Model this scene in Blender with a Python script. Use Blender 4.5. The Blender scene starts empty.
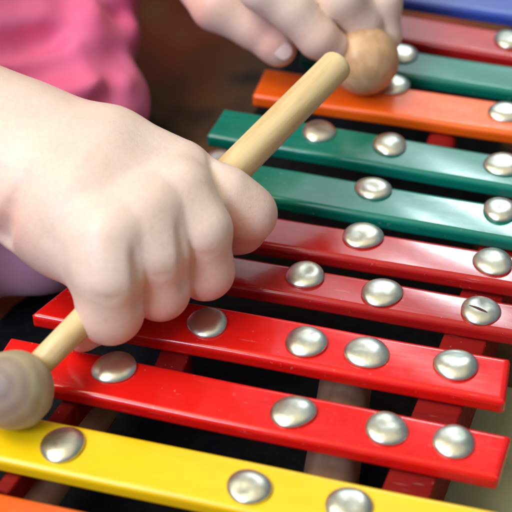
import bpy, bmesh, math, random
import numpy as np
from mathutils import Vector, Matrix
MM = 0.001
TOP = 46.0                       # height of the bar tops above the ground (mm)
random.seed(4); np.random.seed(4)
sc = bpy.context.scene
COL = sc.collection

# ------------------------------------------------------------------ camera
FPX, PITCH, ROLL, YAW, CAMH = 1500.0, math.radians(40.891), math.radians(-.3158), math.radians(-15.420), 304.4
cp, sp = math.cos(PITCH), math.sin(PITCH)
_Fh = np.array([math.sin(YAW), math.cos(YAW), 0]); _R = np.array([math.cos(YAW), -math.sin(YAW), 0])
FW = _Fh*cp+np.array([0, 0, -sp]); _U = _Fh*sp+np.array([0, 0, cp])
cr, sr = math.cos(ROLL), math.sin(ROLL)
RT = _R*cr+_U*sr; UP = -_R*sr+_U*cr
CAM = np.array([0, 0, CAMH]) - FW*(CAMH/-FW[2]) ; CAM = np.array([CAM[0], CAM[1], CAMH])
CAM = np.array([-FW[0]*CAMH/-FW[2], -FW[1]*CAMH/-FW[2], CAMH])
def P(x, y, h=0.0):
    """point of the place (mm, z=0 at bar tops) seen at photo position x,y and lying h above the bar tops"""
    d = RT*(x-256)+UP*(256-y)+FW*FPX
    return CAM+d*((h-CAMH)/d[2])
cam = bpy.data.cameras.new('camera'); co = bpy.data.objects.new('camera', cam); COL.objects.link(co)
m = Matrix(((RT[0], UP[0], -FW[0], 0), (RT[1], UP[1], -FW[1], 0), (RT[2], UP[2], -FW[2], 0), (0, 0, 0, 1)))
co.matrix_world = Matrix.Translation(Vector((CAM[0]*MM, CAM[1]*MM, (CAM[2]+TOP)*MM))) @ m
cam.sensor_width = 36; cam.lens = 36*FPX/512; cam.clip_start = .01; cam.clip_end = 50
cam.dof.use_dof = True; cam.dof.focus_distance = 0.447; cam.dof.aperture_fstop = 14.5
sc.camera = co

# ------------------------------------------------------------------ helpers
def tag(o, label=None, cat=None, group=None, kind=None):
    if label: o['label'] = label
    if cat: o['category'] = cat
    if group: o['group'] = group
    if kind: o['kind'] = kind
    return o
def empty(name, loc):
    o = bpy.data.objects.new(name, None); COL.objects.link(o); o.location = loc; o.empty_display_size = .01
    return o
def link(name, me, mat, parent=None, smooth=True):
    if mat is not None: me.materials.append(mat)
    if smooth: me.polygons.foreach_set('use_smooth', [True]*len(me.polygons))
    o = bpy.data.objects.new(name, me); COL.objects.link(o)
    if parent is not None:
        o.parent = parent
        # vertices are given in world space: cancel the parents' offset
        off = Vector((0, 0, 0)); q = parent
        while q is not None: off += q.location; q = q.parent
        o.location = -off
    return o
def W(p):                                    # mm work space -> metres in the scene
    return Vector((p[0]*MM, p[1]*MM, (p[2]+TOP)*MM))
def mesh(name, V, F):
    me = bpy.data.meshes.new(name); me.from_pydata([W(v) for v in V], [], F); me.update(); return me
def recentre(o, loc):
    """move the origin of a parented or free object to loc (world) without moving the mesh"""
    par = Vector((0, 0, 0)); q = o.parent
    while q is not None: par += q.location; q = q.parent
    cur = par+o.location; d = Vector(loc)-cur
    o.data.transform(Matrix.Translation(-d)); o.location = o.location+d

# ------------------------------------------------------------------ materials
class NT:
    def __init__(s, name):
        s.m = bpy.data.materials.new(name); s.m.use_nodes = True; s.t = s.m.node_tree
        s.b = s.t.nodes['Principled BSDF']; s.o = s.t.nodes['Material Output']
    def n(s, typ, **kw):
        n = s.t.nodes.new(typ)
        for k, v in kw.items():
            if k.startswith('i_'):
                key = k[2:]; key = int(key) if key.isdigit() else key.replace('_', ' ')
                n.inputs[key].default_value = v
            else: setattr(n, k, v)
        return n
    def l(s, a, ao, b, bi): s.t.links.new(a.outputs[ao], b.inputs[bi])
    def ramp(s, stops):
        r = s.n('ShaderNodeValToRGB'); e = r.color_ramp.elements
        while len(e) < len(stops): e.new(.5)
        for q, (p, c) in zip(e, stops): q.position = p; q.color = (*c, 1) if len(c) == 3 else c
        return r
    def noise(s, scale, detail=3, rough=.5, vec=None, dist=0):
        n = s.n('ShaderNodeTexNoise'); n.inputs['Scale'].default_value = scale; n.inputs['Detail'].default_value = detail
        n.inputs['Roughness'].default_value = rough; n.inputs['Distortion'].default_value = dist
        if vec: s.l(vec[0], vec[1], n, 'Vector')
        return n
    def bump(s, src, out, strength, dist, prev=None):
        b = s.n('ShaderNodeBump'); b.inputs['Strength'].default_value = strength; b.inputs['Distance'].default_value = dist
        s.l(src, out, b, 'Height')
        if prev: s.l(prev, 'Normal', b, 'Normal')
        s.l(b, 'Normal', s.b, 'Normal'); return b
def geo(m): 
    g = m.n('ShaderNodeNewGeometry'); return (g, 'Position')

def paint(name, col, col2, rough=.15, coat=.25, spec=.45):
    m = NT(name); g = geo(m)
    mp = m.n('ShaderNodeMapping'); mp.inputs['Scale'].default_value = (25, 160, 160); m.l(g[0], g[1], mp, 'Vector')
    n1 = m.noise(1.0, 4, .6, (mp, 'Vector'), .6)
    r = m.ramp([(.3, col2), (.62, col)]); m.l(n1, 'Fac', r, 'Fac'); m.l(r, 'Color', m.b, 'Base Color')
    sp_ = m.noise(620, 2, .5, g); rs = m.ramp([(.70, (0, 0, 0)), (.76, (1, 1, 1))]); m.l(sp_, 'Fac', rs, 'Fac')
    mps = m.n('ShaderNodeMapping'); mps.inputs['Scale'].default_value = (90, 1500, 1500); mps.inputs['Rotation'].default_value = (0, 0, .25); m.l(g[0], g[1], mps, 'Vector')
    sc_ = m.noise(1, 2, .5, (mps, 'Vector')); rc = m.ramp([(.69, (0, 0, 0)), (.75, (1, 1, 1))]); m.l(sc_, 'Fac', rc, 'Fac')
    ad = m.n('ShaderNodeMath', operation='MAXIMUM'); m.l(rs, 'Color', ad, 0); m.l(rc, 'Color', ad, 1)
    md = m.n('ShaderNodeMath', operation='MULTIPLY'); m.l(ad, 'Value', md, 0); md.inputs[1].default_value = .22
    mw = m.n('ShaderNodeMixRGB'); m.l(md, 'Value', mw, 'Fac'); m.l(r, 'Color', mw, 'Color1'); mw.inputs['Color2'].default_value = (.55, .42, .36, 1)
    m.l(mw, 'Color', m.b, 'Base Color')
    n2 = m.noise(260, 3, .5, g); mr = m.n('ShaderNodeMapRange'); m.l(n2, 'Fac', mr, 'Value')
    mr.inputs['To Min'].default_value = rough*.75; mr.inputs['To Max'].default_value = rough*1.5
    m.l(mr, 'Result', m.b, 'Roughness')
    mp2 = m.n('ShaderNodeMapping'); mp2.inputs['Scale'].default_value = (60, 700, 700); m.l(g[0], g[1], mp2, 'Vector')
    n3 = m.noise(1.0, 3, .55, (mp2, 'Vector'), .3)
    b1 = m.bump(n3, 'Fac', .025, .0004)
    n4 = m.noise(90, 2, .5, g); m.bump(n4, 'Fac', .035, .0012, b1)
    m.b.inputs['Coat Weight'].default_value = coat; m.b.inputs['Specular IOR Level'].default_value = spec; m.b.inputs['Coat Roughness'].default_value = .07
    m.b.inputs['IOR'].default_value = 1.5
    return m.m
RED = paint('red_lacquer', (.80, .009, .006), (.70, .006, .004))
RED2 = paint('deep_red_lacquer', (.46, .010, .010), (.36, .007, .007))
YEL = paint('yellow_lacquer', (.92, .62, .003), (.88, .56, .002), .3, .3)
TEAL = paint('teal_lacquer', (.003, .19, .135), (.002, .15, .105))
ORG = paint('orange_lacquer', (.93, .14, .006), (.86, .10, .004), .3, .35)
BLUE = paint('blue_lacquer', (.035, .08, .42), (.02, .05, .32))
RAILRED = paint('rail_red_paint', (.22, .005, .004), (.15, .003, .002), .6, 0, .15)

def metal():
    m = NT('pearly_nickel'); g = geo(m)
    n = m.noise(170, 3, .55, g); r = m.ramp([(.3, (.55, .57, .49)), (.55, (.74, .72, .60)), (.75, (.62, .70, .68))])
    m.l(n, 'Fac', r, 'Fac'); m.l(r, 'Color', m.b, 'Base Color')
    m.b.inputs['Metallic'].default_value = 1
    n2 = m.noise(420, 3, .6, g); mr = m.n('ShaderNodeMapRange'); m.l(n2, 'Fac', mr, 'Value')
    mr.inputs['To Min'].default_value = .24; mr.inputs['To Max'].default_value = .44; m.l(mr, 'Result', m.b, 'Roughness')
    n3 = m.noise(190, 2, .5, g); m.bump(n3, 'Fac', .16, .0012)
    return m.m
METAL = metal()

def wood(name, c1, c2, c3, scale, rough, axis):
    m = NT(name); tc = m.n('ShaderNodeTexCoord')
    mp = m.n('ShaderNodeMapping'); m.l(tc, 'Object', mp, 'Vector'); mp.inputs['Scale'].default_value = axis
    n0 = m.noise(scale*.6, 3, .5, (mp, 'Vector'), .5)
    r = m.ramp([(.25, c1), (.5, c2), (.75, c3)]); m.l(n0, 'Fac', r, 'Fac')
    n1 = m.noise(scale*3, 4, .65, (mp, 'Vector'))
    mx = m.n('ShaderNodeMixRGB', blend_type='MULTIPLY'); mx.inputs['Fac'].default_value = .55
    r2 = m.ramp([(.38, (.66, .56, .42)), (.56, (1, 1, 1))]); m.l(n1, 'Fac', r2, 'Fac')
    m.l(r, 'Color', mx, 'Color1'); m.l(r2, 'Color', mx, 'Color2'); m.l(mx, 'Color', m.b, 'Base Color')
    m.b.inputs['Roughness'].default_value = rough
    m.bump(n1, 'Fac', .12, .0005)
    m.b.inputs['Subsurface Weight'].default_value = .08; m.b.inputs['Subsurface Scale'].default_value = .002
    return m.m
STICK = wood('pale_beech', (.70, .50, .24), (.78, .59, .31), (.72, .53, .28), 60, .42, (1, 1, .12))
BALLT = wood('tan_beech', (.62, .38, .20), (.68, .43, .24), (.65, .41, .22), 60, .38, (1, 1, .3))
DOWEL = wood('raw_dowel_wood', (.26, .14, .085), (.34, .20, .12), (.28, .16, .10), 60, .6, (1, .1, 1))
def ringwood(pt):
    m = NT('worn_ringed_wood'); tc = m.n('ShaderNodeTexCoord')
    n = m.noise(90, 3, .6, (tc, 'Object'))
    mp = m.n('ShaderNodeMapping'); mp.inputs['Location'].default_value = tuple(-Vector(pt)); m.l(tc, 'Object', mp, 'Vector')
    w = m.n('ShaderNodeTexWave', wave_type='RINGS', rings_direction='SPHERICAL'); m.l(mp, 'Vector', w, 'Vector')
    w.inputs['Scale'].default_value = 75; w.inputs['Distortion'].default_value = 1.6; w.inputs['Detail'].default_value = 2
    w.inputs['Detail Scale'].default_value = 1.5
    ln = m.n('ShaderNodeVectorMath', operation='LENGTH'); m.l(mp, 'Vector', ln, 0)
    mr = m.n('ShaderNodeMapRange'); m.l(ln, 'Value', mr, 'Value'); mr.inputs['From Max'].default_value = .014
    r = m.ramp([(.15, (.27, .205, .18)), (.5, (.34, .26, .20)), (.75, (.40, .33, .21)), (1, (.46, .40, .25))]); m.l(mr, 'Result', r, 'Fac')
    r3 = m.ramp([(.1, (.86, .83, .83)), (.8, (1, 1, 1))]); m.l(w, 'Fac', r3, 'Fac')
    mx0 = m.n('ShaderNodeMixRGB', blend_type='MULTIPLY'); mx0.inputs['Fac'].default_value = .8
    m.l(r, 'Color', mx0, 'Color1'); m.l(r3, 'Color', mx0, 'Color2')
    r2 = m.ramp([(.35, (.78, .72, .78)), (.65, (1, 1, .95))]); m.l(n, 'Fac', r2, 'Fac')
    mx = m.n('ShaderNodeMixRGB', blend_type='MULTIPLY'); mx.inputs['Fac'].default_value = .7
    m.l(mx0, 'Color', mx, 'Color1'); m.l(r2, 'Color', mx, 'Color2'); m.l(mx, 'Color', m.b, 'Base Color')
    m.b.inputs['Roughness'].default_value = .5
    m.bump(w, 'Fac', .15, .0006); return m.m

def skin():
    m = NT('fair_child_skin'); g = geo(m)
    n = m.noise(45, 4, .55, g); r = m.ramp([(.3, (.80, .60, .51)), (.5, (.82, .64, .55)), (.7, (.83, .66, .57))])
    m.l(n, 'Fac', r, 'Fac')
    n5 = m.noise(700, 3, .6, g); r5 = m.ramp([(.3, (.93, .88, .86)), (.6, (1, 1, 1))]); m.l(n5, 'Fac', r5, 'Fac')
    mx = m.n('ShaderNodeMixRGB', blend_type='MULTIPLY'); mx.inputs['Fac'].default_value = .6
    m.l(r, 'Color', mx, 'Color1'); m.l(r5, 'Color', mx, 'Color2'); at = m.n('ShaderNodeAttribute', attribute_name='flush_shade')
    mf = m.n('ShaderNodeMixRGB', blend_type='MULTIPLY'); m.l(at, 'Fac', mf, 'Fac'); m.l(mx, 'Color', mf, 'Color1'); mf.inputs['Color2'].default_value = (.98, .70, .68, 1)  # multiplies in skin redness together with painted crease shade
    m.l(mf, 'Color', m.b, 'Base Color')
    m.b.inputs['Roughness'].default_value = .42; m.b.inputs['Specular IOR Level'].default_value = .4
    m.b.inputs['Subsurface Weight'].default_value = .35; m.b.inputs['Subsurface Scale'].default_value = .0024
    m.b.inputs['Subsurface Radius'].default_value = (1, .28, .16)
    v = m.n('ShaderNodeTexVoronoi', feature='DISTANCE_TO_EDGE'); v.inputs['Scale'].default_value = 1300; m.l(g[0], g[1], v, 'Vector')
    b1 = m.bump(v, 'Distance', .12, .0005)
    n6 = m.noise(200, 4, .6, g); m.bump(n6, 'Fac', .16, .0011, b1)
    return m.m
SKIN = skin()
def nailm():
    m = NT('fingernail'); m.b.inputs['Base Color'].default_value = (.84, .60, .55, 1); m.b.inputs['Roughness'].default_value = .35
    m.b.inputs['Subsurface Weight'].default_value = .3; m.b.inputs['Subsurface Scale'].default_value = .002
    n = m.noise(200, 2, .5, geo(m)); m.bump(n, 'Fac', .05, .0004); return m.m
NAILM = nailm()
def cloth(name, c1, c2, rough, sheen):
    m = NT(name); g = geo(m); n = m.noise(30, 3, .5, g)
    r = m.ramp([(.35, c1), (.65, c2)]); m.l(n, 'Fac', r, 'Fac'); m.l(r, 'Color', m.b, 'Base Color')
    m.b.inputs['Roughness'].default_value = rough; m.b.inputs['Sheen Weight'].default_value = sheen
    n2 = m.noise(1400, 2, .5, g); m.bump(n2, 'Fac', .15, .0004); return m.m
PINK = cloth('pink_knit', (.95, .16, .35), (.97, .22, .43), .6, .15)
LILAC = cloth('lilac_cloth', (.66, .28, .42), (.74, .36, .50), .6, .3)
def floorm():
    m = NT('olive_matting'); g = geo(m); n = m.noise(14, 4, .6, g)
    r = m.ramp([(.3, (.29, .30, .15)), (.7, (.36, .365, .20))]); m.l(n, 'Fac', r, 'Fac'); m.l(r, 'Color', m.b, 'Base Color')
    m.b.inputs['Roughness'].default_value = .85
    n2 = m.noise(600, 3, .6, g); m.bump(n2, 'Fac', .3, .001); return m.m
def rugm():
    m = NT('dark_brown_pile'); g = geo(m); n = m.noise(13, 3, .5, g)
    r = m.ramp([(.36, (.018, .018, .019)), (.45, (.13, .065, .03)), (.6, (.26, .06, .032)), (.72, (.27, .15, .07))])
    m.l(n, 'Fac', r, 'Fac'); m.l(r, 'Color', m.b, 'Base Color'); m.b.inputs['Roughness'].default_value = .95
    m.b.inputs['Specular IOR Level'].default_value = .1
    n2 = m.noise(500, 3, .6, g); m.bump(n2, 'Fac', .4, .002); return m.m
FLOORM, RUGM = floorm(), rugm()
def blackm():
    m = NT('shade_black'); g = geo(m); n = m.noise(300, 3, .6, g)  # near-black colour standing in for the shade beneath the bars
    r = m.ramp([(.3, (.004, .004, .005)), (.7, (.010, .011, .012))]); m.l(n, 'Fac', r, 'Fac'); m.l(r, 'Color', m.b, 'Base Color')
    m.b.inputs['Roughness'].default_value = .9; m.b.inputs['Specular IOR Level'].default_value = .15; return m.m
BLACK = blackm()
def slitm():
    m = NT('slit_dark'); n = m.noise(500, 2, .5, geo(m)); r = m.ramp([(.3, (.03, .006, .006)), (.7, (.10, .02, .015))])
    m.l(n, 'Fac', r, 'Fac'); m.l(r, 'Color', m.b, 'Base Color'); m.b.inputs['Roughness'].default_value = .6; return m.m
SLIT = slitm()

# ------------------------------------------------------------------ ground
def sheet(name, x0, x1, y0, y1, z, mat, n=1):
    V = [(x0, y0, z), (x1, y0, z), (x1, y1, z), (x0, y1, z)]
    return link(name, mesh(name, V, [(0, 1, 2, 3)]), mat, smooth=False)
tag(sheet('floor', -3000, 3000, -2500, 6000, -TOP, RUGM), 'dark brown blotchy floor', kind='structure')

def rbox(x0, x1, y0, y1, z0, z1, r, seg=3, taper=None):
    bm = bmesh.new(); bmesh.ops.create_cube(bm, size=1)
    for v in bm.verts:
        v.co = Vector(((x0+x1)/2+v.co.x*(x1-x0), (y0+y1)/2+v.co.y*(y1-y0), (z0+z1)/2+v.co.z*(z1-z0)))
    if r > 0: bmesh.ops.bevel(bm, geom=bm.edges[:]+bm.verts[:], offset=r, segments=seg, profile=.5, affect='EDGES', clamp_overlap=True)
    return bm
def bmobj(name, bm, mat, parent=None, smooth=True):
    for v in bm.verts: v.co = W(v.co)
    me = bpy.data.meshes.new(name); bm.to_mesh(me); bm.free()
    return link(name, me, mat, parent, smooth)
cm = P(447, 378, -44)
mat_ = bmobj('floor_mat', rbox(cm[0], cm[0]+700, cm[1]-800, cm[1], -TOP+.3, -TOP+4, 1.5), FLOORM)
tag(mat_, 'olive tan mat on the floor past the ends of the bright red bars', 'mat')

# ------------------------------------------------------------------ xylophone
xyl = empty('xylophone', W((12, 10, -TOP)))
tag(xyl, 'wooden toy xylophone with red, yellow, orange, teal and blue bars', 'xylophone')
# bar: material, y of far edge at x=-60, at x=+90, depth, left end, right end, dz, label
def bar(mat, ya, yb, w, x0, x1, lab, dz=0, sl=0, sr=0, th=5.0):
    """bar whose top face has its far edge from (x0,ya) to (x1,yb); sl/sr slant the ends"""
    bm = bmesh.new(); NX = 36
    r = 1.7
    prof = []
    def arc(cy, cz, a0, a1, rr, n=5):
        for i in range(n+1):
            a = math.radians(a0+(a1-a0)*i/n); prof.append((cy+rr*math.cos(a), cz+rr*math.sin(a)))
    arc(w/2-r, -r, 0, 90, r)
    for q_ in (.3, 1.2, (w-2*r)*.35, (w-2*r)*.65, w-2*r-1.2, w-2*r-.3): prof.append((w/2-r-q_ if q_ < w-2*r else -w/2+r, 0))
    arc(-w/2+r, -r, 90, 180, r); prof.append((-w/2, -r-.4)); prof.append((-w/2, -th+1.4)); rb = 1.0
    arc(-w/2+rb, -th+rb, 180, 270, rb, 3); arc(w/2-rb, -th+rb, 270, 360, rb, 3); prof.append((w/2, -th+1.4)); prof.append((w/2, -r-.4))
    # stations along x with rounded ends (inset profile near the ends)
    st = []
    for k in range(5): a = k/4*math.pi/2; st.append((r*(1-math.cos(math.pi/2-a)) if 0 else r*(1-math.sin(a)), r*(1-math.cos(a)) if 0 else r*(1-math.sin(a))))
    ends = []
    for k in range(6):
        a = k/5*math.pi/2
        ends.append((r*(1-math.sin(a)), r*(1-math.cos(a))))   # (distance from end, inset)
    ends = [(r*(1-math.sin(a)), r*(1-math.cos(a))) for a in [math.pi/2*(1-k/5) for k in range(6)]]
    S = [(x0+d, ins) for d, ins in ends]
    S += [(x0+r+.4, 0)]+[(x0+r+(x1-x0-2*r)*k/NX, 0) for k in range(1, NX)]+[(x1-r-.4, 0)]
    S += [(x1-d, ins) for d, ins in reversed(ends)]
    # ends list: k=0 -> d=0, inset=r ; last -> d=r, inset=0
    rows = []
    ph = random.random()*9
    for x, ins in S:
        t = (x-x0)/(x1-x0); yc = ya+(yb-ya)*t-w/2
        yc += .12*math.sin(x*.07+ph)
        row = []
        for y, z in prof:
            cyy = max(-w/2+ins, min(w/2-ins, y)); cz = max(-th+ins*.6, min(-ins, z))
            f = cyy/(w/2)
            sx = 0
            if t < .5: sx = sl*f*(1-2*t)
            else: sx = sr*f*(2*t-1)
            row.append(bm.verts.new((x+sx, yc+cyy, cz+dz+.06*math.sin(x*.11+ph*2+y*.3))))
        rows.append(row)
    n = len(prof)
    for a, b in zip(rows[:-1], rows[1:]):
        for i in range(n): bm.faces.new((a[i], a[(i+1) % n], b[(i+1) % n], b[i]))
    bm.faces.new(rows[0][::-1]); bm.faces.new(rows[-1])
    bmesh.ops.recalc_face_normals(bm, faces=bm.faces)
    o = bmobj('bar', bm, mat, xyl)
    o['label'] = lab
    recentre(o, W(((x0+x1)/2, (ya+yb-w)/2, -th)))
    return o
def X(px, py): return P(px, py)[0]
BARS = {}
BARS[0] = bar(ORG, -108.5, -108.5, 17, -75, 98, 'orange bar at the near end')
BARS[1] = bar(YEL, -80.7, -80.9, 17.6, -72, 97, 'yellow bar')
BARS[2] = bar(RED, -52.8, -53.8, 16.6, -60.5, 86.3, 'bright red bar with four studs next to the yellow bar', sl=.5, sr=.6)
BARS[3] = bar(RED, -25.0, -24.4, 18.0, -54.5, 83.0, 'red bar with four studs, second from the yellow bar', sl=3.5, sr=-.5)
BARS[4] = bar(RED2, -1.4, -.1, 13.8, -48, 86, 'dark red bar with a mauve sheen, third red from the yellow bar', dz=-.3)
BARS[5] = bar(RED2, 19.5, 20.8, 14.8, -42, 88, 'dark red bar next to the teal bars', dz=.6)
BARS[6] = bar(TEAL, 46.2, 44.8, 17.0, -37, 86, 'teal bar beside the dark red bars')
BARS[7] = bar(TEAL, 73.8, 71.4, 17.2, -32.5, 84, 'teal bar with square end beside the orange bar', sl=.8)
BARS[8] = bar(ORG, 101.8, 103.0, 18.2, -24.3, 82, 'orange bar under the tan mallet head')
BARS[9] = bar(TEAL, 127.6, 125.5, 16.5, -14, 80, 'teal bar behind the orange bar')
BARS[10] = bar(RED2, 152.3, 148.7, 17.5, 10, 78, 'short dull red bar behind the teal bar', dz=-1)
BARS[11] = bar(BLUE, 186, 184, 27, 14, 80, 'blue bar at the far end', dz=1)

def stud(px, py, b, r=6.0, lab=None, seed=0, hh=3.3):
    rnd = random.Random(seed+int(px)*7+int(py))
    z0 = BARS_DZ.get(b, 0)
    c = P(px, py, 1.1+z0)
    NR, NA = 12, 40
    bm = bmesh.new()
    rx = r*rnd.uniform(.95, 1.05); ry = r*rnd.uniform(.93, 1.05); rot = rnd.uniform(0, 3.14)
    dents = [(rnd.uniform(-.6, .6), rnd.uniform(-.6, .6), rnd.uniform(.06, .3), rnd.uniform(.3, .55)) for _ in range(3)]
    tx, ty = rnd.uniform(-.05, .05), rnd.uniform(-.05, .05)
    ph = rnd.uniform(0, 6)
    def pt(u, a, lowz=None):
        wob = 1+.03*math.sin(2*a+ph)+.02*math.sin(3*a+ph*2)
        x = u*math.cos(a)*wob; y = u*math.sin(a)*wob
        z = hh*(1-u**2.9)**.62 if u < 1 else 0
        for dx, dy, amt, s in dents: z -= amt*math.exp(-((x-dx)**2+(y-dy)**2)/s**2)*min(1, (1-u)*4)
        X_, Y_ = x*rx, y*ry
        return (c[0]+X_*math.cos(rot)-Y_*math.sin(rot), c[1]+X_*math.sin(rot)+Y_*math.cos(rot), z0+.35+z+tx*X_+ty*Y_)
    top = bm.verts.new(pt(0, 0)); prev = None
    us = [.12, .25, .38, .5, .62, .73, .82, .89, .94, .975, .995]
    for u in us:
        ring = [bm.verts.new(pt(u, 2*math.pi*i/NA)) for i in range(NA)]
        if prev is None:
            for i in range(NA): bm.faces.new((top, ring[i], ring[(i+1) % NA]))
        else:
            for i in range(NA): bm.faces.new((prev[i], ring[i], ring[(i+1) % NA], prev[(i+1) % NA]))
        prev = ring
    for u, z in ((.985, z0+.1), (.93, z0-.3)):
        ring = []
        for i in range(NA):
            a = 2*math.pi*i/NA; p = pt(u, a); ring.append(bm.verts.new((p[0], p[1], z)))
        for i in range(NA): bm.faces.new((prev[i], ring[i], ring[(i+1) % NA], prev[(i+1) % NA]))
        prev = ring
    bm.faces.new(prev[::-1])
    bmesh.ops.recalc_face_normals(bm, faces=bm.faces)
    o = bmobj('stud', bm, METAL, BARS[b])
    recentre(o, W((c[0], c[1], z0)))
    if lab: o['label'] = lab
    return o, c
BARS_DZ = {4: -.3, 5: .6, 10: -1, 11: 1}
ST = [(62, 443, 1), (249, 485, 1), (349, 505, 1),
      (114, 366, 2), (293, 410, 2), (387, 427, 2), (454, 440, 2),
      (207, 321, 3), (306, 340, 3), (367, 351, 3), (456, 363, 3),
      (305, 273, 4), (382, 291, 4), (481, 309, 4),
      (363, 234, 5), (493, 260, 5), (219, 160, 6), (373, 187, 6), (501, 208, 6),
      (319, 130, 7), (390, 143, 7), (503, 163, 7), (393, 83, 8), (506, 111, 8), (402, 52, 9), (509, 38, 10)]
for px, py, b in ST:
    o, c = stud(px, py, b, r=6.3 if b < 6 else 6.0, hh=2.05)
    if (px, py) == (481, 309):
        o['label'] = 'metal stud with a dark slit across its top'
        from mathutils.bvhtree import BVHTree
        tree = BVHTree.FromPolygons([v.co.copy() for v in o.data.vertices], [p.vertices[:] for p in o.data.polygons])
        org = Vector((0, 0, 0)); q_ = o
        while q_ is not None: org += q_.location; q_ = q_.parent
        a, q = P(469, 303.5, 2.6), P(488, 310.5, 2.6)
        bm = bmesh.new(); d = (q-a); d[2] = 0; L = np.linalg.norm(d); d /= L; nn = np.array([-d[1], d[0], 0]); A = []
        for t in np.linspace(0, 1, 13):
            wv = .55*math.sin(math.pi*t)**.8*(.6+.5*t)+.03
            for s_ in (-1, 1):
                p = a+d*L*t+nn*s_*wv; wp = W((p[0], p[1], 20))-org
                h_ = tree.ray_cast(wp, Vector((0, 0, -1)))[0]
                z = (h_+org).z/MM-TOP if h_ is not None else 1.5
                A.append(bm.verts.new((p[0], p[1], z+.06)))
        for i in range(12): bm.faces.new((A[2*i], A[2*i+1], A[2*i+3], A[2*i+2]))
        bmobj('slit', bm, SLIT, BARS[4])

def beam(name, a, b, w, h, z, mat, r=.8):
    """straight squared rail between plan points a and b, top at z"""
    a = np.array(a, float); b = np.array(b, float); d = b-a; L = np.linalg.norm(d); ang = math.atan2(d[1], d[0])
    bm = rbox(0, L, -w/2, w/2, -h, 0, r)
    M = Matrix.Translation((a[0], a[1], z)) @ Matrix.Rotation(ang, 4, 'Z')
    bmesh.ops.transform(bm, matrix=M, verts=bm.verts)
    o = bmobj(name, bm, mat, xyl); recentre(o, W(((a[0]+b[0])/2, (a[1]+b[1])/2, z-h))); return o
def round_rail(name, a, b, r, z, mat):
    a = np.array([a[0], a[1], z-r]); b = np.array([b[0], b[1], z-r]); d = b-a; L = np.linalg.norm(d)
    bm = bmesh.new(); bmesh.ops.create_cone(bm, cap_ends=True, segments=28, radius1=r, radius2=r, depth=L)
    bmesh.ops.bevel(bm, geom=[e for e in bm.edges if e.calc_face_angle(0) > 1], offset=r*.2, segments=3, profile=.5, affect='EDGES')
    for v in bm.verts: v.co = v.co
    o = bmobj(name, bm, mat, None)
    # the cylinder was made about its own origin; lay it along a->b
    o.data.transform(Matrix.Translation(-Vector((0, 0, TOP*MM))))
    q = Vector(d).to_track_quat('Z', 'Y'); o.data.transform(q.to_matrix().to_4x4()); mid = (a+b)/2
    o.parent = xyl; o.location = W(mid)-xyl.location
    return o
g1, g2 = P(414, 478, -9), P(447, 392, -9)
d = (g2-g1)/np.linalg.norm(g2-g1)
beam('rail', g1-d*36, g1+d*150, 13, 26, -5.4, RAILRED)
g1, g2 = P(67, 415, -9), P(90, 385, -9)
d = (g2-g1)/np.linalg.norm(g2-g1)
beam('rail', (g1-d*34)[:2], (g1+d*22)[:2], 4.5, 26, -5.4, RAILRED)
g1, g2 = P(334, 455, -20), P(345, 385, -20)
d = (g2-g1)/np.linalg.norm(g2-g1)
round_rail('dowel', g1-d*60, g1+d*36, 8.0, -14, DOWEL)
g1, g2 = P(40, 490, -20), P(92, 412, -20)
d = (g2-g1)/np.linalg.norm(g2-g1)
round_rail('dowel', g1-d*20, g1+d*50, 6.5, -14, DOWEL)
c = P(176, 358, -8); beam('spacer', (c[0]-4.5, c[1]-4), (c[0]+4.5, c[1]-4), 12, 12, -5.4, RAILRED)
c = P(441, 141, -6); beam('spacer', (c[0]-5, c[1]+1), (c[0]+5, c[1]+1), 13, 12, -5.2, RAILRED, 3)
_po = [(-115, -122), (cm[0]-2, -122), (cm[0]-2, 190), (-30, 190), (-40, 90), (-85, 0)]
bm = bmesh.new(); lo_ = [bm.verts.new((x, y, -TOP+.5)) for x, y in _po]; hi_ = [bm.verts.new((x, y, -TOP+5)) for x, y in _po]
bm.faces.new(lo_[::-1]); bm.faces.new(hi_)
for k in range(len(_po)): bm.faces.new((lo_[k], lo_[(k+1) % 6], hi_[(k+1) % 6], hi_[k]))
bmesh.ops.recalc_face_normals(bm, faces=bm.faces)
bb = bmobj('gap_shade_sheet', bm, BLACK, xyl, smooth=False)  # black sheet added under the bars so the gaps stay as dark as shade

# ------------------------------------------------------------------ mallets
def lathe_between(a, b, prof, n=40):
    """surface of revolution: prof = [(distance along from a, radius)]"""
    a = np.array(a, float); b = np.array(b, float); d = (b-a)/np.linalg.norm(b-a)
    u = np.cross(d, [0, 0, 1.]); u /= np.linalg.norm(u); v = np.cross(d, u)
    bm = bmesh.new(); prev = None
    for t, r in prof:
        c = a+d*t
        if r < 1e-6:
            ring = [bm.verts.new(c)]
        else:
            ring = [bm.verts.new(c+r*(u*math.cos(2*math.pi*i/n)+v*math.sin(2*math.pi*i/n))) for i in range(n)]
        if prev is not None:
            for i in range(n):
                j = (i+1) % n
                if len(prev) == 1 and len(ring) > 1: bm.faces.new((prev[0], ring[i], ring[j]))
                elif len(ring) == 1 and len(prev) > 1: bm.faces.new((prev[i], ring[0], prev[j]))
                elif len(prev) > 1: bm.faces.new((prev[i], ring[i], ring[j], prev[j]))
        prev = ring
    bmesh.ops.recalc_face_normals(bm, faces=bm.faces)
    return bm
def sphere_prof(r, cut=0):
    return [(r-r*math.cos(a), r*math.sin(a)) for a in np.linspace(0, math.pi, 33)]
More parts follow.
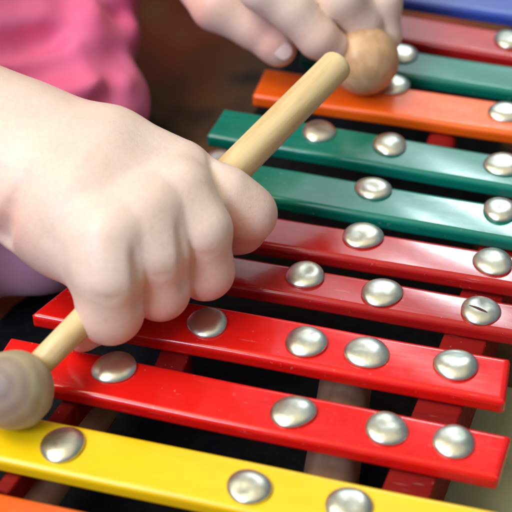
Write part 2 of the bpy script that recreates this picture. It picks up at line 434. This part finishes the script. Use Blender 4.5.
def mallet(ball_c, ball_r, tail, r_head, r_mid, r_tail, matb, lab, endr=True):
    ball_c = np.array(ball_c); tail = np.array(tail)
    d = tail-ball_c; L = np.linalg.norm(d); d /= L
    root = empty('mallet', W(ball_c-np.array([0, 0, ball_r]))); tag(root, lab, 'mallet', 'wooden xylophone mallets')
    bm = lathe_between(ball_c-d*ball_r, tail, [(t, r*(1+.012*math.sin(t))) for t, r in sphere_prof(ball_r)])
    o = bmobj('mallet_head', bm, matb, root); recentre(o, W(ball_c)) 
    prof = [(ball_r*.6, 0), (ball_r*.6, r_head)]
    for t in np.linspace(.1, 1, 26):
        s = ball_r*.6+(L-ball_r*.6-r_tail*.7)*t
        r = r_head+(r_mid-r_head)*min(1, t/.62) if t < .62 else r_mid+(r_tail-r_mid)*(t-.62)/.38
        prof.append((s, r))
    s0 = prof[-1][0]
    for a in np.linspace(.15, math.pi/2, 9): prof.append((s0+r_tail*.45*math.sin(a), max(0, r_tail*math.cos(a)**.4) if a < math.pi/2-.01 else 0))
    bm = lathe_between(ball_c, tail, prof, 36)
    o = bmobj('stick', bm, STICK, root); recentre(o, W(ball_c))
    o.data.transform(Matrix.Identity(4))
    # turn local space so that z runs along the stick (for the grain)
    for oo in list(root.children):
        q = Vector(d).to_track_quat('Z', 'Y'); oo.data.transform(q.inverted().to_matrix().to_4x4()); oo.rotation_mode = 'QUATERNION'; oo.rotation_quaternion = q
    return root
BC1 = P(14, 390, 11); TL1 = P(342, 60, 38)
_q = Vector(TL1-BC1).to_track_quat('Z', 'Y'); _v = Vector((CAM-BC1)/np.linalg.norm(CAM-BC1)*.85-RT*.42+UP*.1).normalized()*10.9*MM
BALLG = ringwood(_q.inverted() @ _v)
mallet(BC1, 10.9, TL1, 3.6, 5.35, 5.2, BALLG, 'wooden mallet gripped in the near fist, its greyish ball on the yellow bar')
BC2 = P(364, 60, 12.6); TL2 = P(330, -110, 40)
mallet(BC2, 12.3, TL2, 3.6, 4.8, 4.5, BALLT, 'wooden mallet in the far hand, its tan ball on the orange bar')

STEP = 1.0
# ------------------------------------------------------------------ the child: one continuous skin surface from a distance field
def smin(a, b, k):
    h = np.clip(.5+.5*(b-a)/k, 0, 1); return b+(a-b)*h-k*h*(1-h)
def smax(a, b, k): return -smin(-a, -b, k)
def rcone(p, a, b, r1, r2):
    a = np.asarray(a, np.float32); b = np.asarray(b, np.float32); d = b-a; L2 = float(d@d)+1e-9
    t = np.clip(((p-a)@d)/L2, 0, 1)
    q = p-a-t[..., None]*d
    return np.sqrt((q*q).sum(-1))-(r1+(r2-r1)*t)
def chain(p, pts, k=1.5):
    """pts = [(x,y,z,r),...]: smoothly joined tapering capsules"""
    o = None
    for u, v in zip(pts[:-1], pts[1:]):
        d = rcone(p, u[:3], v[:3], u[3], v[3]); o = d if o is None else smin(o, d, k)
    return o
def ell(p, c, R, axes=None):
    q = p-np.asarray(c, np.float32)
    if axes is not None: q = q@np.asarray(axes, np.float32).T
    R = np.asarray(R, np.float32); k = np.sqrt(((q/R)**2).sum(-1)); k2 = np.sqrt(((q/R**2)**2).sum(-1))+1e-6
    return k*(k-1)/k2
def J(x, y, h, r): a = P(x, y, h); return (a[0], a[1], a[2], r)

def surface(fn, lo, hi, step, B=24):
    """blocky sparse surface nets of fn(points)->distance over the box lo..hi"""
    lo = np.array(lo, np.float32); n = np.ceil((np.array(hi)-lo)/step).astype(int)+1
    n = ((n+B-1)//B)*B+1
    D = np.full(n, 50, np.float32)
    for i in range(0, n[0]-1, B):
        for j in range(0, n[1]-1, B):
            C = np.array([[lo[0]+(i+B/2)*step, lo[1]+(j+B/2)*step, lo[2]+(k+B/2)*step] for k in range(0, n[2]-1, B)], np.float32)
            dc = fn(C)
            for kk, k in enumerate(range(0, n[2]-1, B)):
                if abs(dc[kk]) > B*step*1.1+4:
                    D[i:i+B+1, j:j+B+1, k:k+B+1] = np.sign(dc[kk])*50; continue
                ax = [lo[a]+step*np.arange(s, s+B+1, dtype=np.float32) for a, s in ((0, i), (1, j), (2, k))]
                G = np.stack(np.meshgrid(*ax, indexing='ij'), -1)
                D[i:i+B+1, j:j+B+1, k:k+B+1] = fn(G.reshape(-1, 3)).reshape(B+1, B+1, B+1)
    S = D < 0
    c = S[:-1, :-1, :-1].astype(np.int8)
    for a in (0, 1):
        for b in (0, 1):
            for e in (0, 1):
                if a+b+e: c = c+S[a:n[0]-1+a, b:n[1]-1+b, e:n[2]-1+e]
    cells = np.argwhere((c > 0) & (c < 8))
    idx = np.full(c.shape, -1, np.int64); idx[tuple(cells.T)] = np.arange(len(cells))
    acc = np.zeros((len(cells), 3)); cnt = np.zeros(len(cells))
    cor = [(a, b, e) for a in (0, 1) for b in (0, 1) for e in (0, 1)]
    for u in cor:
        for v in cor:
            if sum(v)-sum(u) == 1 and all(y >= x for x, y in zip(u, v)):
                du = D[tuple((cells+u).T)]; dv = D[tuple((cells+v).T)]
                m_ = (du < 0) != (dv < 0); t = np.where(m_, du/np.where(m_, du-dv, 1), 0)
                acc += m_[:, None]*(np.array(u)+t[:, None]*(np.array(v)-np.array(u))); cnt += m_
    V = lo+step*(cells+acc/cnt[:, None])
    F = []
    for ax in range(3):
        o1, o2 = [(1, 2), (2, 0), (0, 1)][ax]
        sl0 = [slice(0, -1)]*3; sl1 = list(sl0); sl1[ax] = slice(1, None)
        A = S[tuple(sl0)]; Bq = S[tuple(sl1)]
        e = np.argwhere(A != Bq); e = e[(e[:, o1] > 0) & (e[:, o2] > 0)]
        s = A[tuple(e.T)]
        d1 = np.zeros(3, int); d1[o1] = 1; d2 = np.zeros(3, int); d2[o2] = 1
        q = np.stack([idx[tuple((e-d1-d2).T)], idx[tuple((e-d2).T)], idx[tuple(e.T)], idx[tuple((e-d1).T)]], 1)
        q[~s] = q[~s][:, ::-1]; F.append(q)
    F = np.concatenate(F); F = F[(F >= 0).all(1)]
    V = V.astype(np.float32)
    e_ = .35*step
    for _ in range(3):                                     # pull the vertices onto the true surface
        d0 = fn(V); g = np.stack([fn(V+np.eye(3, dtype=np.float32)[a]*e_)-d0 for a in range(3)], 1)/e_
        V = V-np.clip(d0, -step*.5, step*.5)[:, None]*g/np.maximum((g*g).sum(1), .3)[:, None]*.8
    return V, F
def surf_obj(name, fn, lo, hi, step, mat, parent):
    V, F = surface(fn, lo, hi, step)
    me = bpy.data.meshes.new(name); V = V*MM; V[:, 2] += TOP*MM
    me.vertices.add(len(V)); me.vertices.foreach_set('co', V.astype(np.float32).ravel())
    me.loops.add(len(F)*4); me.loops.foreach_set('vertex_index', F.astype(np.int32).ravel())
    me.polygons.add(len(F)); me.polygons.foreach_set('loop_start', np.arange(0, len(F)*4, 4, dtype=np.int32))
    me.update(calc_edges=True); me.validate()
    return link(name, me, mat, parent)

# --- near (right) hand, joints as (photo x, y, height above bars, radius)
H1 = dict(
  index=[J(190, 178, 34, 8.0), J(225, 196, 30, 7.5), J(248, 214, 24, 7.3), J(241, 230, 15, 5.9), J(230, 235, 12, 5.4)],
  middle=[J(183, 194, 38, 8.3), J(201, 230, 31, 7.7), J(205, 271, 17, 7.3), J(198, 268, 9, 6.2), J(180, 256, 8, 5.8)],
  ring=[J(147, 214, 39, 8.5), J(157, 252, 31, 7.8), J(160, 291, 17, 7.3), J(154, 288, 9, 6.2), J(136, 270, 8, 5.8)],
  pinky=[J(108, 238, 38, 8.6), J(110, 275, 30, 8.0), J(110, 311, 17, 8.3), J(104, 312, 9, 6.4), J(82, 334, 6, 5.2)],
)
WEB1 = [J(195, 190, 33, 7.2), J(166, 209, 37, 7.8), J(129, 231, 37, 7.9), J(104, 250, 35, 7.5)]
THUMB1 = [J(95, 190, 34, 10), J(150, 190, 24, 8), J(195, 190, 22, 6.5), J(222, 200, 20, 5.6)]
PALM1 = [[J(10, 138, 32, 16), J(110, 151, 36, 12.6), J(178, 171, 35, 9.6)],
         [J(20, 150, 33, 18), J(100, 170, 38, 14), J(160, 193, 36, 10)],
         [J(20, 168, 33, 17), J(90, 194, 37, 13.5), J(134, 212, 36, 10)],
         [J(30, 190, 31, 14), J(68, 215, 33, 13.5), J(104, 238, 35, 10)],
         [J(42, 212, 27, 13.5), J(66, 230, 26, 13), J(96, 264, 26, 9.5)]]
ARM1 = [J(10, 155, 33, 22.3), J(-40, 142, 34, 24), J(-150, 112, 40, 27), J(-330, 60, 55, 31)]
EL1 = ARM1[-1]; SH1 = (EL1[0]-25, EL1[1]+95, EL1[2]+75, 34)
ARM1 += [SH1]
TOR = [(SH1[0]+10, SH1[1]+60, SH1[2]-10, 46), (SH1[0]+25, SH1[1]+80, 20, 50), (SH1[0]+30, SH1[1]+80, -8, 36)]
# knuckle dimples / creases: grooves carved into the surface
GRV1 = []
def hand1(p):
    f = None
    for key in ('middle', 'ring', 'pinky'):
        d = chain(p, H1[key], 6); f = d if f is None else smin(f, d, .9)
    m_ = None
    for c in PALM1:
        d = chain(p, c, 4); m_ = d if m_ is None else smin(m_, d, 9)
    m_ = smin(m_, chain(p, WEB1, 3), 6)
    m_ = smin(m_, chain(p, THUMB1, 3), 3)
    m_ = smin(m_, f, 6)
    return smin(m_, chain(p, H1['index'], 6), 3)
# --- far (left) hand
H2 = [
  ([J(190, -40, 34, 11.5), J(218, 4, 28, 9.6), J(252, 26, 22, 7.6), J(274, 44, 17, 6.6), J(279, 49, 15.5, 6.2)], 2),      # thumb
  ([J(250, -70, 44, 9), J(262, -12, 40, 8.0), J(292, 10, 33, 7.4), J(318, 38, 24, 7.0), J(332, 47, 20, 6.2)], 2),  # index
  ([J(300, -70, 42, 9), J(312, -30, 39, 9.0), J(340, -3, 33, 8.6), J(360, 24, 22, 7.4), J(356, 38, 16, 5.5)], 2),
  ([J(340, -70, 36, 9), J(360, -28, 34, 8.6), J(380, 2, 26, 7.6), J(384, 36, 15, 6.0), J(374, 48, 10, 5.2)], 2)]
PALM2 = [[J(180, -90, 40, 16), J(250, -70, 42, 11)], [J(190, -110, 42, 17), J(300, -75, 42, 11)], [J(210, -130, 40, 17), J(340, -75, 36, 10)], [J(175, -75, 36, 15), J(190, -40, 34, 11)]]
W2 = J(190, -110, 42, 19)
ARM2 = [W2, (W2[0]-50, W2[1]+40, 50, 24), (W2[0]-110, W2[1]+70, 66, 30), (SH1[0]+95, SH1[1]+170, SH1[2], 36)]
TOR.insert(0, (ARM2[-1][0]-30, ARM2[-1][1]-30, ARM2[-1][2]-8, 50))
def hand2(p):
    f = None
    for c, k in H2:
        d = chain(p, c, k); f = d if f is None else smin(f, d, 1.2)
    m_ = None
    for c in PALM2:
        d = chain(p, c, 4); m_ = d if m_ is None else smin(m_, d, 9)
    return smin(m_, f, 4)
def groove(p, d, g):
    pts, A, s = g; best = 0
    for u, v, a0, a1 in zip(pts[:-1], pts[1:], A[:-1], A[1:]):
        e = v-u; t = np.clip(((p-u.astype(np.float32))@e.astype(np.float32))/float(e@e), 0, 1)
        q = p-u-t[..., None]*e; best = np.maximum(best, (a0+(a1-a0)*t)*np.exp(-(q*q).sum(-1)/s**2))
    return (d+best).astype(np.float32)
def body(p):
    p = p.astype(np.float32)
    d = smin(hand1(p), chain(p, ARM1, 8), 6)
    for g in GRV1: d = groove(p, d, g)
    d2 = smin(hand2(p), chain(p, ARM2, 8), 6)
    t = chain(p, TOR[:2]+TOR[2:3], 20)
    return smin(np.minimum(d, d2), t, 12)
def hit(x, y, fn):
    d = P(x, y, 0)-CAM; d /= np.linalg.norm(d); t = 250.0
    for _ in range(90):
        s_ = float(fn((CAM+d*t)[None])[0]); t += s_*.8
        if s_ < .05: break
    return CAM+d*t
def skinline(pts, depth, n=5):
    return [hit(x, y, body)+(P(x, y, 0)-CAM)/np.linalg.norm(P(x, y, 0)-CAM)*q for (x, y), q in zip(pts, depth)]
_g = [(skinline([(29, 168), (22, 184), (14, 201), (7, 219), (2, 238)], [0]*5), [.6, 2.6, 4.0, 5.0, 5.5], 2.6),
      (skinline([(209, 154), (213, 168), (216, 182), (220, 196)], [0]*4), [.3, 1.2, 1.6, .5], 1.6),
      (skinline([(179, 222), (182, 240), (184, 262), (185, 284)], [0]*4), [.3, 1.8, 3.0, 2.8], 1.6),
      (skinline([(134, 246), (137, 264), (139, 284), (140, 304)], [0]*4), [.3, 1.8, 3.0, 2.8], 1.6),
      (skinline([(194, 252), (205, 256), (216, 253)], [0]*3), [.1, .35, .1], 1.2),
      (skinline([(149, 272), (160, 277), (171, 273)], [0]*3), [.1, .35, .1], 1.2),
      (skinline([(95, 296), (110, 300), (124, 294)], [0]*3), [.1, .4, .1], 1.3),
      (skinline([(33, 214), (46, 236), (62, 252)], [0]*3), [.1, .45, .2], 2.5)]
GRV1 = _g
allp = [q for c in list(H1.values())+[ARM1, ARM2, TOR]+PALM1+PALM2+[h[0] for h in H2] for q in c]
A_ = np.array(allp); lo = (A_[:, :3]-A_[:, 3:]).min(0)-4; hi = (A_[:, :3]+A_[:, 3:]).max(0)+4
child = empty('person', W((TOR[0][0], TOR[0][1], -TOP)))
tag(child, 'child in a pink top gripping a mallet in each hand over the xylophone', 'child')
bo = surf_obj('body', body, lo, hi, STEP, SKIN, child)
FL = [(J(*H_), r_) for H_, r_ in (((206, 284, 12, 0), 13), ((158, 302, 12, 0), 13), ((110, 322, 12, 0), 13), ((256, 226, 18, 0), 11), ((232, 243, 14, 0), 10),
      ((184, 262, 22, 0), 7), ((140, 284, 22, 0), 7), ((222, 222, 26, 0), 7), ((4, 228, 34, 0), 10), ((284, 58, 16, 0), 9), ((262, 32, 22, 0), 7), ((330, 52, 20, 0), 9), ((200, 8, 30, 0), 8))]
vc = np.empty(len(bo.data.vertices)*3, np.float32); bo.data.vertices.foreach_get('co', vc); vc = vc.reshape(-1, 3)/MM; vc[:, 2] -= TOP
fl = np.zeros(len(vc), np.float32)
for (x_, y_, z_, _), r_ in FL: fl += .75*np.exp(-((vc-np.array([x_, y_, z_], np.float32))**2).sum(1)/r_**2)
bo.data.attributes.new('flush_shade', 'FLOAT', 'POINT').data.foreach_set('value', np.minimum(fl, .9))  # skin redness, plus shade painted into the creases and lower fingers

# fingernail of the far thumb
def nail_patch(c, nrm, along, w_, l_, lift):
    c = np.array(c); nrm = np.array(nrm)/np.linalg.norm(nrm); along = np.array(along, float); along -= nrm*(along@nrm); along /= np.linalg.norm(along)
    side = np.cross(nrm, along); V, F = [], []
    n = 12
    for i in range(n+1):
        for j in range(n+1):
            u = -1+2*i/n; v = -1+2*j/n
            x = u*math.sqrt(1-v*v/2); y = v*math.sqrt(1-u*u/2)
            q = c+along*l_*x+side*w_*y+nrm*(lift-.9*w_*(1-math.sqrt(max(0, 1-(y*.75)**2)))-.18*l_*x*x)
            V.append(q)
    for i in range(n):
        for j in range(n):
            a = i*(n+1)+j; F.append((a, a+n+1, a+n+2, a+1))
    me = mesh('fingernail', V, F); bm = bmesh.new(); bm.from_mesh(me); bmesh.ops.recalc_face_normals(bm, faces=bm.faces)
    bmesh.ops.solidify(bm, geom=bm.faces[:], thickness=.5*MM); bm.to_mesh(me); bm.free()
    return link('fingernail', me, NAILM, child)
tp = np.array(H2[0][0][-1][:3]); td = tp-np.array(H2[0][0][-2][:3]); td = td/np.linalg.norm(td)
toC = CAM-tp; toC /= np.linalg.norm(toC)
nd = toC*.55+RT*.15-UP*.25+np.array([0, 0, .25]); nd -= td*(nd@td)*.8; nd /= np.linalg.norm(nd)
nail_patch(tp+nd*5.9+td*.5, nd, td, 3.1, 3.8, .45)

# --- clothes
ROLLS = [([J(-160, 70, 10, 40), J(0, 50, -2, 24), J(60, 44, -4, 21), J(104, 37, -6, 14.5)], 5),
         ([J(-160, 0, 20, 40), J(0, 6, 8, 24), J(70, 2, 6, 20), J(98, 4, 4, 15)], 5),
         ([J(-120, -60, 30, 45), J(20, -44, 18, 26), J(92, -34, 16, 16)], 5),
         ([J(-100, 110, -4, 32), J(30, 98, -12, 22), J(76, 92, -12, 20), J(106, 85, -13, 14)], 5),
         ([J(-60, 146, -14, 26), J(70, 130, -20, 18), J(124, 119, -24, 8)], 5)]
SG = []
def shirt(p):
    p = p.astype(np.float32)
    t = chain(p, [(q[0], q[1], q[2], q[3]+7) for q in TOR[:3]], 20)-0
    for c, k in ROLLS: t = smin(t, chain(p, c, 10), k)
    s1 = chain(p, [SH1[:3]+(SH1[3]+8,), (EL1[0]-3, EL1[1]+30, EL1[2]+30, 41)], 8)
    s2 = chain(p, [ARM2[-1][:3]+(ARM2[-1][3]+8,), tuple(np.array(ARM2[-1][:3])*.45+np.array(ARM2[-2][:3])*.55)+(40,)], 8)
    t = smin(smin(t, s1, 8), s2, 8)
    wv = np.sin(p[..., 2]*.16+p[..., 0]*.045+1.4*np.sin(p[..., 1]*.05))*1.6+np.sin(p[..., 2]*.33-p[..., 0]*.07+p[..., 1]*.06)*.6
    t = t+wv
    for L, A, s in SG:
        q = None
        for u, v in zip(L[:-1], L[1:]):
            e = rcone(p, u, v, 0, 0); q = e if q is None else np.minimum(q, e)
        t = t+A*np.exp(-(q/s)**2)
    return t*.62
TR = [J(-260, 225, 0, 44), J(-60, 246, -10, 19), J(40, 240, -16, 15), J(85, 236, -20, 13)]
HIP = (TOR[2][0]+10, TOR[2][1]-5, -8, 36)
def trousers(p):
    p = p.astype(np.float32)
    t = chain(p, [HIP]+TR, 10)
    return (t+np.sin(p[..., 0]*.12+p[..., 2]*.2)*.8)*.9
def bounds(L): A = np.array(L); return (A[:, :3]-A[:, 3:]).min(0)-8, (A[:, :3]+A[:, 3:]).max(0)+8
_s = lambda L: [hit(x, y, shirt) for x, y in L]
SG = [(_s([(-40, 52), (0, 49), (28, 45), (52, 40)]), 8, 7), (_s([(-40, 30), (10, 27), (60, 22), (90, 18)]), -3, 7),
      (_s([(-40, 74), (0, 66), (36, 56), (66, 42), (104, 36), (128, 32)]), -5, 6),
      (_s([(20, 82), (50, 72), (90, 64), (122, 60)]), 6, 6), (_s([(74, 30), (68, 12), (72, -10)]), 4, 6), (_s([(118, 16), (108, 0), (104, -12)]), 3, 5),
      (_s([(40, 98), (85, 82), (122, 76)]), -3, 7), (_s([(100, 112), (110, 92), (114, 70)]), 4, 5)]
l1, h1 = bounds(TOR+[q for c, k in ROLLS for q in c]+[SH1[:3]+(48,), EL1[:3]+(60,), ARM2[-1][:3]+(50,), ARM2[-2][:3]+(42,)])
surf_obj('shirt', shirt, l1, h1, 2.2, PINK, child)
l1, h1 = bounds(TR+[HIP]); l1[2] = max(l1[2], -TOP+3)
surf_obj('trousers', trousers, l1, h1, 2.4, LILAC, child)


# ------------------------------------------------------------------ light
w = bpy.data.worlds.new('World'); sc.world = w; w.use_nodes = True
bg = w.node_tree.nodes['Background']; bg.inputs['Strength'].default_value = .8
wt = w.node_tree; tcw = wt.nodes.new('ShaderNodeTexCoord'); sx = wt.nodes.new('ShaderNodeSeparateXYZ'); wt.links.new(tcw.outputs['Generated'], sx.inputs[0])
rw = wt.nodes.new('ShaderNodeValToRGB'); wt.links.new(sx.outputs['Z'], rw.inputs['Fac']); wt.links.new(rw.outputs['Color'], bg.inputs['Color'])
stops = [(0, (.10, .11, .15, 1)), (.45, (.20, .30, .35, 1)), (.74, (.30, .30, .32, 1)), (.88, (.85, .78, .62, 1)), (1, (1.1, 1.0, .78, 1))]
while len(rw.color_ramp.elements) < 5: rw.color_ramp.elements.new(.5)
for e_, (p_, c_) in zip(rw.color_ramp.elements, stops): e_.position = p_; e_.color = c_
def area(name, loc, target, sx, sy, power, col):
    L = bpy.data.lights.new(name, 'AREA'); L.shape = 'RECTANGLE'; L.size = sx; L.size_y = sy; L.energy = power; L.color = col
    o = bpy.data.objects.new(name, L); COL.objects.link(o); o.location = loc
    o.rotation_euler = (Vector(target)-Vector(loc)).to_track_quat('-Z', 'Y').to_euler(); return o
def cdir(az, el):                            # direction from the picture centre, azimuth to the right of the camera heading
    a = YAW+math.radians(az); e = math.radians(el)
    return Vector((math.sin(a)*math.cos(e), math.cos(a)*math.cos(e), math.sin(e)))
area('window_light', cdir(12.6, 40.6)*2.2, (0, 0, .04), .20, .12, 2.6, (.78, .95, 1))
area('wall_window_light', cdir(8, 36)*2.6, (0, 0, .04), 1.2, .74, 4.6, (.88, .95, 1))
area('ceiling_light', cdir(-92, 62)*1.8, (0, 0, .04), 1.1, .9, 21, (1, .93, .70))
area('front_light', cdir(-136, 43)*1.8, (0, 0, .04), .6, .5, 17, (.66, .75, 1))

sc.view_settings.view_transform = 'Standard'; sc.view_settings.look = 'None'; sc.view_settings.exposure = .16; sc.view_settings.gamma = 1
sc.cycles.use_denoising = True
